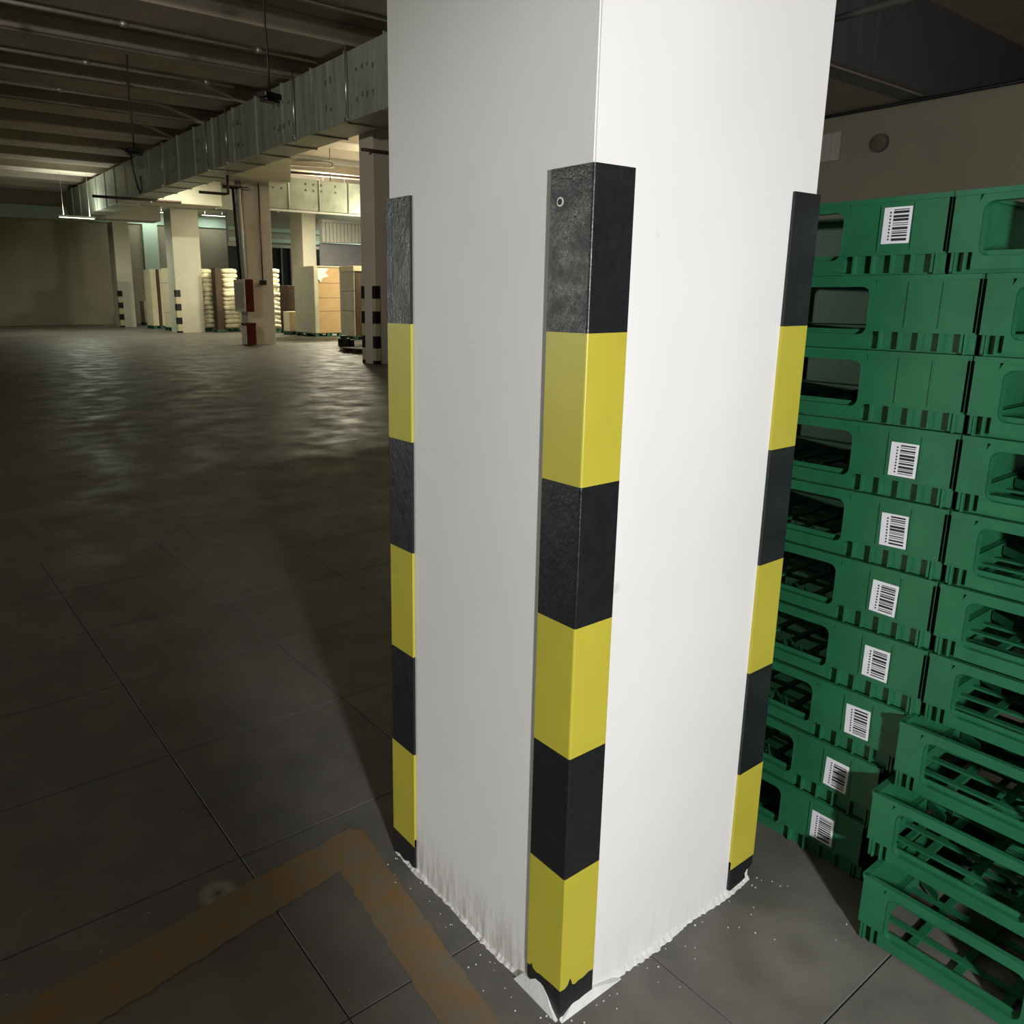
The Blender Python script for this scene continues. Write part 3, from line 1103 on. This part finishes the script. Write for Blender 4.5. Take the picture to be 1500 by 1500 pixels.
# doorway and shutter beyond
tag(box_obj('wall_far_right', 'shutter', (15.0, X1, 40.2, 40.4, 4.1, ZC)), kind='structure')
tag(box_obj('trim_4', 'mint', (15.0, X1, 40.05, 40.2, 4.9, 5.1), bev=0.01), kind='structure')
tag(box_obj('trim_5', 'mint', (15.0, X1, 40.05, 40.2, 4.35, 4.55), bev=0.01), kind='structure')
tag(box_obj('wall_far_low', 'wall', (15.0, X1, 40.2, 40.4, 0, 2.1)), kind='structure')
d = tag(box_obj('door_1', 'door', (15.0, 21.5, 40.25, 40.35, 2.1, 4.1)), kind='structure')
for x in (17.95, 18.5, 19.6):
    box_obj('door_mullion', 'greywall', (x, x+0.08, 40.15, 40.25, 2.1, 4.1), d, 0.005)
t = thing('roller_shutter', 'grey ribbed roller shutter with a dark lower panel right of the slim column', 'shutter', (16.95, 33.6, 0))
box_obj('lower_panel', 'bluegrey', (0, 3.2, 0, 0.1, 0, 4.0), t, 0.01)
for k in range(16):
    bm = bmesh.new()
    add_box(bm, 0.02+0.2*k, 0.19+0.2*k, -0.25, 0.1, 4.02, 4.92, bev=0.02)
    obj('shutter_slat', bm, 'shutter', t)
box_obj('shutter_box', 'shutter', (0, 3.2, -0.3, 0.1, 4.92, 5.05), t, 0.01)

# pallet jack on the floor
t = thing('pallet_jack', 'black pallet jack with white wheels left of a dark pallet', 'pallet jack', (10.02, 19.2, 0), 0.2)
bm = bmesh.new()
add_box(bm, 0.0, 0.30, -0.12, 0.12, 0.10, 0.34, bev=0.02)
add_box(bm, 0.05, 0.22, -0.08, 0.08, 0.34, 0.42, bev=0.02)
obj('pump_body', bm, 'dark', t)
bm = bmesh.new()
for y in (-0.25, 0.12):
    add_box(bm, 0.28, 1.25, y, y+0.15, 0.07, 0.12, bev=0.01)
add_box(bm, 0.25, 0.32, -0.25, 0.27, 0.07, 0.30, bev=0.01)
obj('fork', bm, 'dark', t)
for y in (-0.10, 0.04):
    w_ = tube_obj('wheel', 'white', (0.12, y, 0.085), (0.12, y+0.06, 0.085), 0.085, t, 16)
    tube_obj('wheel_hub', 'dark', (0.12, y-0.005, 0.085), (0.12, y+0.065, 0.085), 0.03, w_, 10)
t = thing('dark_pallet', 'low dark brown wooden pallet on the floor behind the pallet jack', 'pallet', (9.75, 17.3, 0), 0.1)
for k in range(6):
    box_obj('deck_plank', 'brown', (0.2*k, 0.2*k+0.15, 0, 1.1, 0.11, 0.14), t, 0.004)
for y in (0, 0.5, 1.0):
    box_obj('bearer', 'brown', (0, 1.15, y, y+0.1, 0, 0.11), t, 0.004)

# ------------------------------------------------------------------ right-hand side above the crates
wr = tag(box_obj('wall_side', 'wall', (9.0, 9.2, -2.0, 8.0, 0, 3.75)), kind='structure')
t = thing('dropped_beam', 'dark blue-grey beam with a bright lower edge above the green crates', 'beam', (0, 3.48, 3.75))
box_obj('beam_side', 'bluegrey', (5.6, 14.0, 0, 0.25, 0.0, 0.95), t, 0.005)
box_obj('edge_strip', 'chrome', (5.6, 14.0, -0.035, 0.0, -0.01, 0.03), t, 0.003)
box_obj('rib', 'bluegrey', (7.35, 7.42, -0.03, 0.0, 0.03, 0.93), t, 0.003)
box_obj('rib', 'bluegrey', (7.68, 7.73, -0.03, 0.0, 0.03, 0.93), t, 0.003)
tag(box_obj('trim_6', 'ceiling', (5.6, 9.2, 3.73, 8.0, 3.75, 3.9)), kind='structure')
tag(tube_obj('overhead_pipe', 'steel', (6.55, -3.0, 4.04), (6.55, 3.48, 4.04), 0.03), 'pale pipe slanting across the top right corner above the dark beam', 'pipe')
tag(tube_obj('cable_line', 'dark', (8.93, 0.5, 3.72), (8.93, 7.9, 3.72), 0.02), 'thin black cable along the top of the wall above the crates', 'cable')
t = thing('ribbed_panel', 'small pale ribbed panel on the dark wall just right of the column', 'panel', (8.97, 4.42, 3.2))
box_obj('panel_back', 'pinkcol', (0, 0.03, 0, 0.5, 0, 0.33), t, 0.004)
for k in range(6):
    box_obj('panel_rib', 'pinkcol', (-0.012, 0, 0.03+0.08*k, 0.07+0.08*k, 0.01, 0.32), t, 0.003)
t = thing('dome_fitting', 'small round pale dome on the dark wall above the crates', 'wall fitting', (8.98, 3.95, 3.33))
bm = bmesh.new()
bmesh.ops.create_uvsphere(bm, u_segments=16, v_segments=8, radius=0.10)
for v in bm.verts:
    v.co.x = -abs(v.co.x)*0.5
for f in bm.faces:
    f.smooth = True
obj('dome', bm, 'wall', t)
tube_obj('base_ring', 'greywall', (-0.02, 0, 0), (0.02, 0, 0), 0.105, t, 16)

# ------------------------------------------------------------------ lamp fixtures for the area lights
bt = thing('batten_lamp', 'x', 'lamp', (0, 0, 0), group='ceiling batten lamps out of view')
bm = bmesh.new()
add_box(bm, -0.7, 0.7, -0.08, 0.08, 0.03, 0.10, bev=0.008)
obj('lamp_body', bm, 'white', bt)
bm = bmesh.new()
add_tube(bm, (-0.66, 0.055, 0.03), (0.66, 0.055, 0.03), 0.014, 8)
add_tube(bm, (-0.66, -0.055, 0.03), (0.66, -0.055, 0.03), 0.014, 8)
obj('lamp_tube', bm, 'tube', bt)
lamps = []
for i, (x, y, z, wd, wu, c) in enumerate(BATTENS):
    b = bt if i == 0 else copy_tree(bt)
    b.location = (x, y, z+0.01)
    b['label'] = ['lit batten lamp over the far bay hidden behind the near column', 'lit batten lamp over the sacks and tall cartons',
                  'lit batten lamp before the pale column at the left edge', 'lit batten lamp over the dark doorway',
                  'lit batten lamp on the back wall left of the pale lit column', 'lit batten lamp on the back wall right of the pale lit column',
                  'dim fill lamp added behind the camera to the left', 'dim fill lamp added behind the camera to the right',
                  'extra fill lamp added out of sight behind the long grey duct', 'lit batten lamp washing the beams behind the near column'][i]
    lamps.append((b, z))
for b, z in lamps:
    for sx in (-0.5, 0.5):
        tube_obj('suspension_rod', 'steel', (sx, 0, 0.10), (sx, 0, 6.415-z), 0.006, b, 6)

t = thing('flood_lamp', 'lit flood lamp on a tripod in the dark bay left of the column', 'lamp', (FLOOD[0], FLOOD[1], 0), -PI/4)
box_obj('lamp_head', 'dark', (-0.38, 0.38, 0.03, 0.15, FLOOD[2]-0.25, FLOOD[2]+0.25), t, 0.01)
tube_obj('stand_pole', 'steel', (0, 0.09, 0.5), (0, 0.09, FLOOD[2]-0.25), 0.02, t)
for k in range(3):
    a = 2*PI*k/3
    tube_obj('leg', 'steel', (0, 0.09, 0.9), (0.45*math.cos(a), 0.09+0.45*math.sin(a), 0.0), 0.015, t)
t = thing('work_lamp', 'small lit work lamp on a stand behind the camera', 'lamp', (-0.98, -2.95, 0), 0)
box_obj('lamp_head', 'dark', (-0.12, 0.12, -0.06, 0.04, 1.14, 1.36), t, 0.01)
tube_obj('stand_pole', 'steel', (0, 0, 0.0), (0, 0, 1.14), 0.015, t)
tube_obj('stand_foot', 'steel', (0, 0, 0.0), (0, 0, 0.03), 0.16, t, 20)

t = thing('flood_lamp', 'unseen fill lamp on a pole, added to brighten the beams', 'lamp', (UPL[0]-0.2, UPL[1]-0.15, 0), -PI/4)  # made-up fixture for the added ceiling fill
box_obj('lamp_head', 'dark', (-0.2, 0.2, -0.12, 0.0, UPL[2]-0.2, UPL[2]+0.2), t, 0.01)
tube_obj('stand_pole', 'steel', (0, -0.06, 0.0), (0, -0.06, UPL[2]-0.2), 0.02, t)
tube_obj('stand_foot', 'steel', (0, -0.06, 0.0), (0, -0.06, 0.04), 0.25, t, 20)
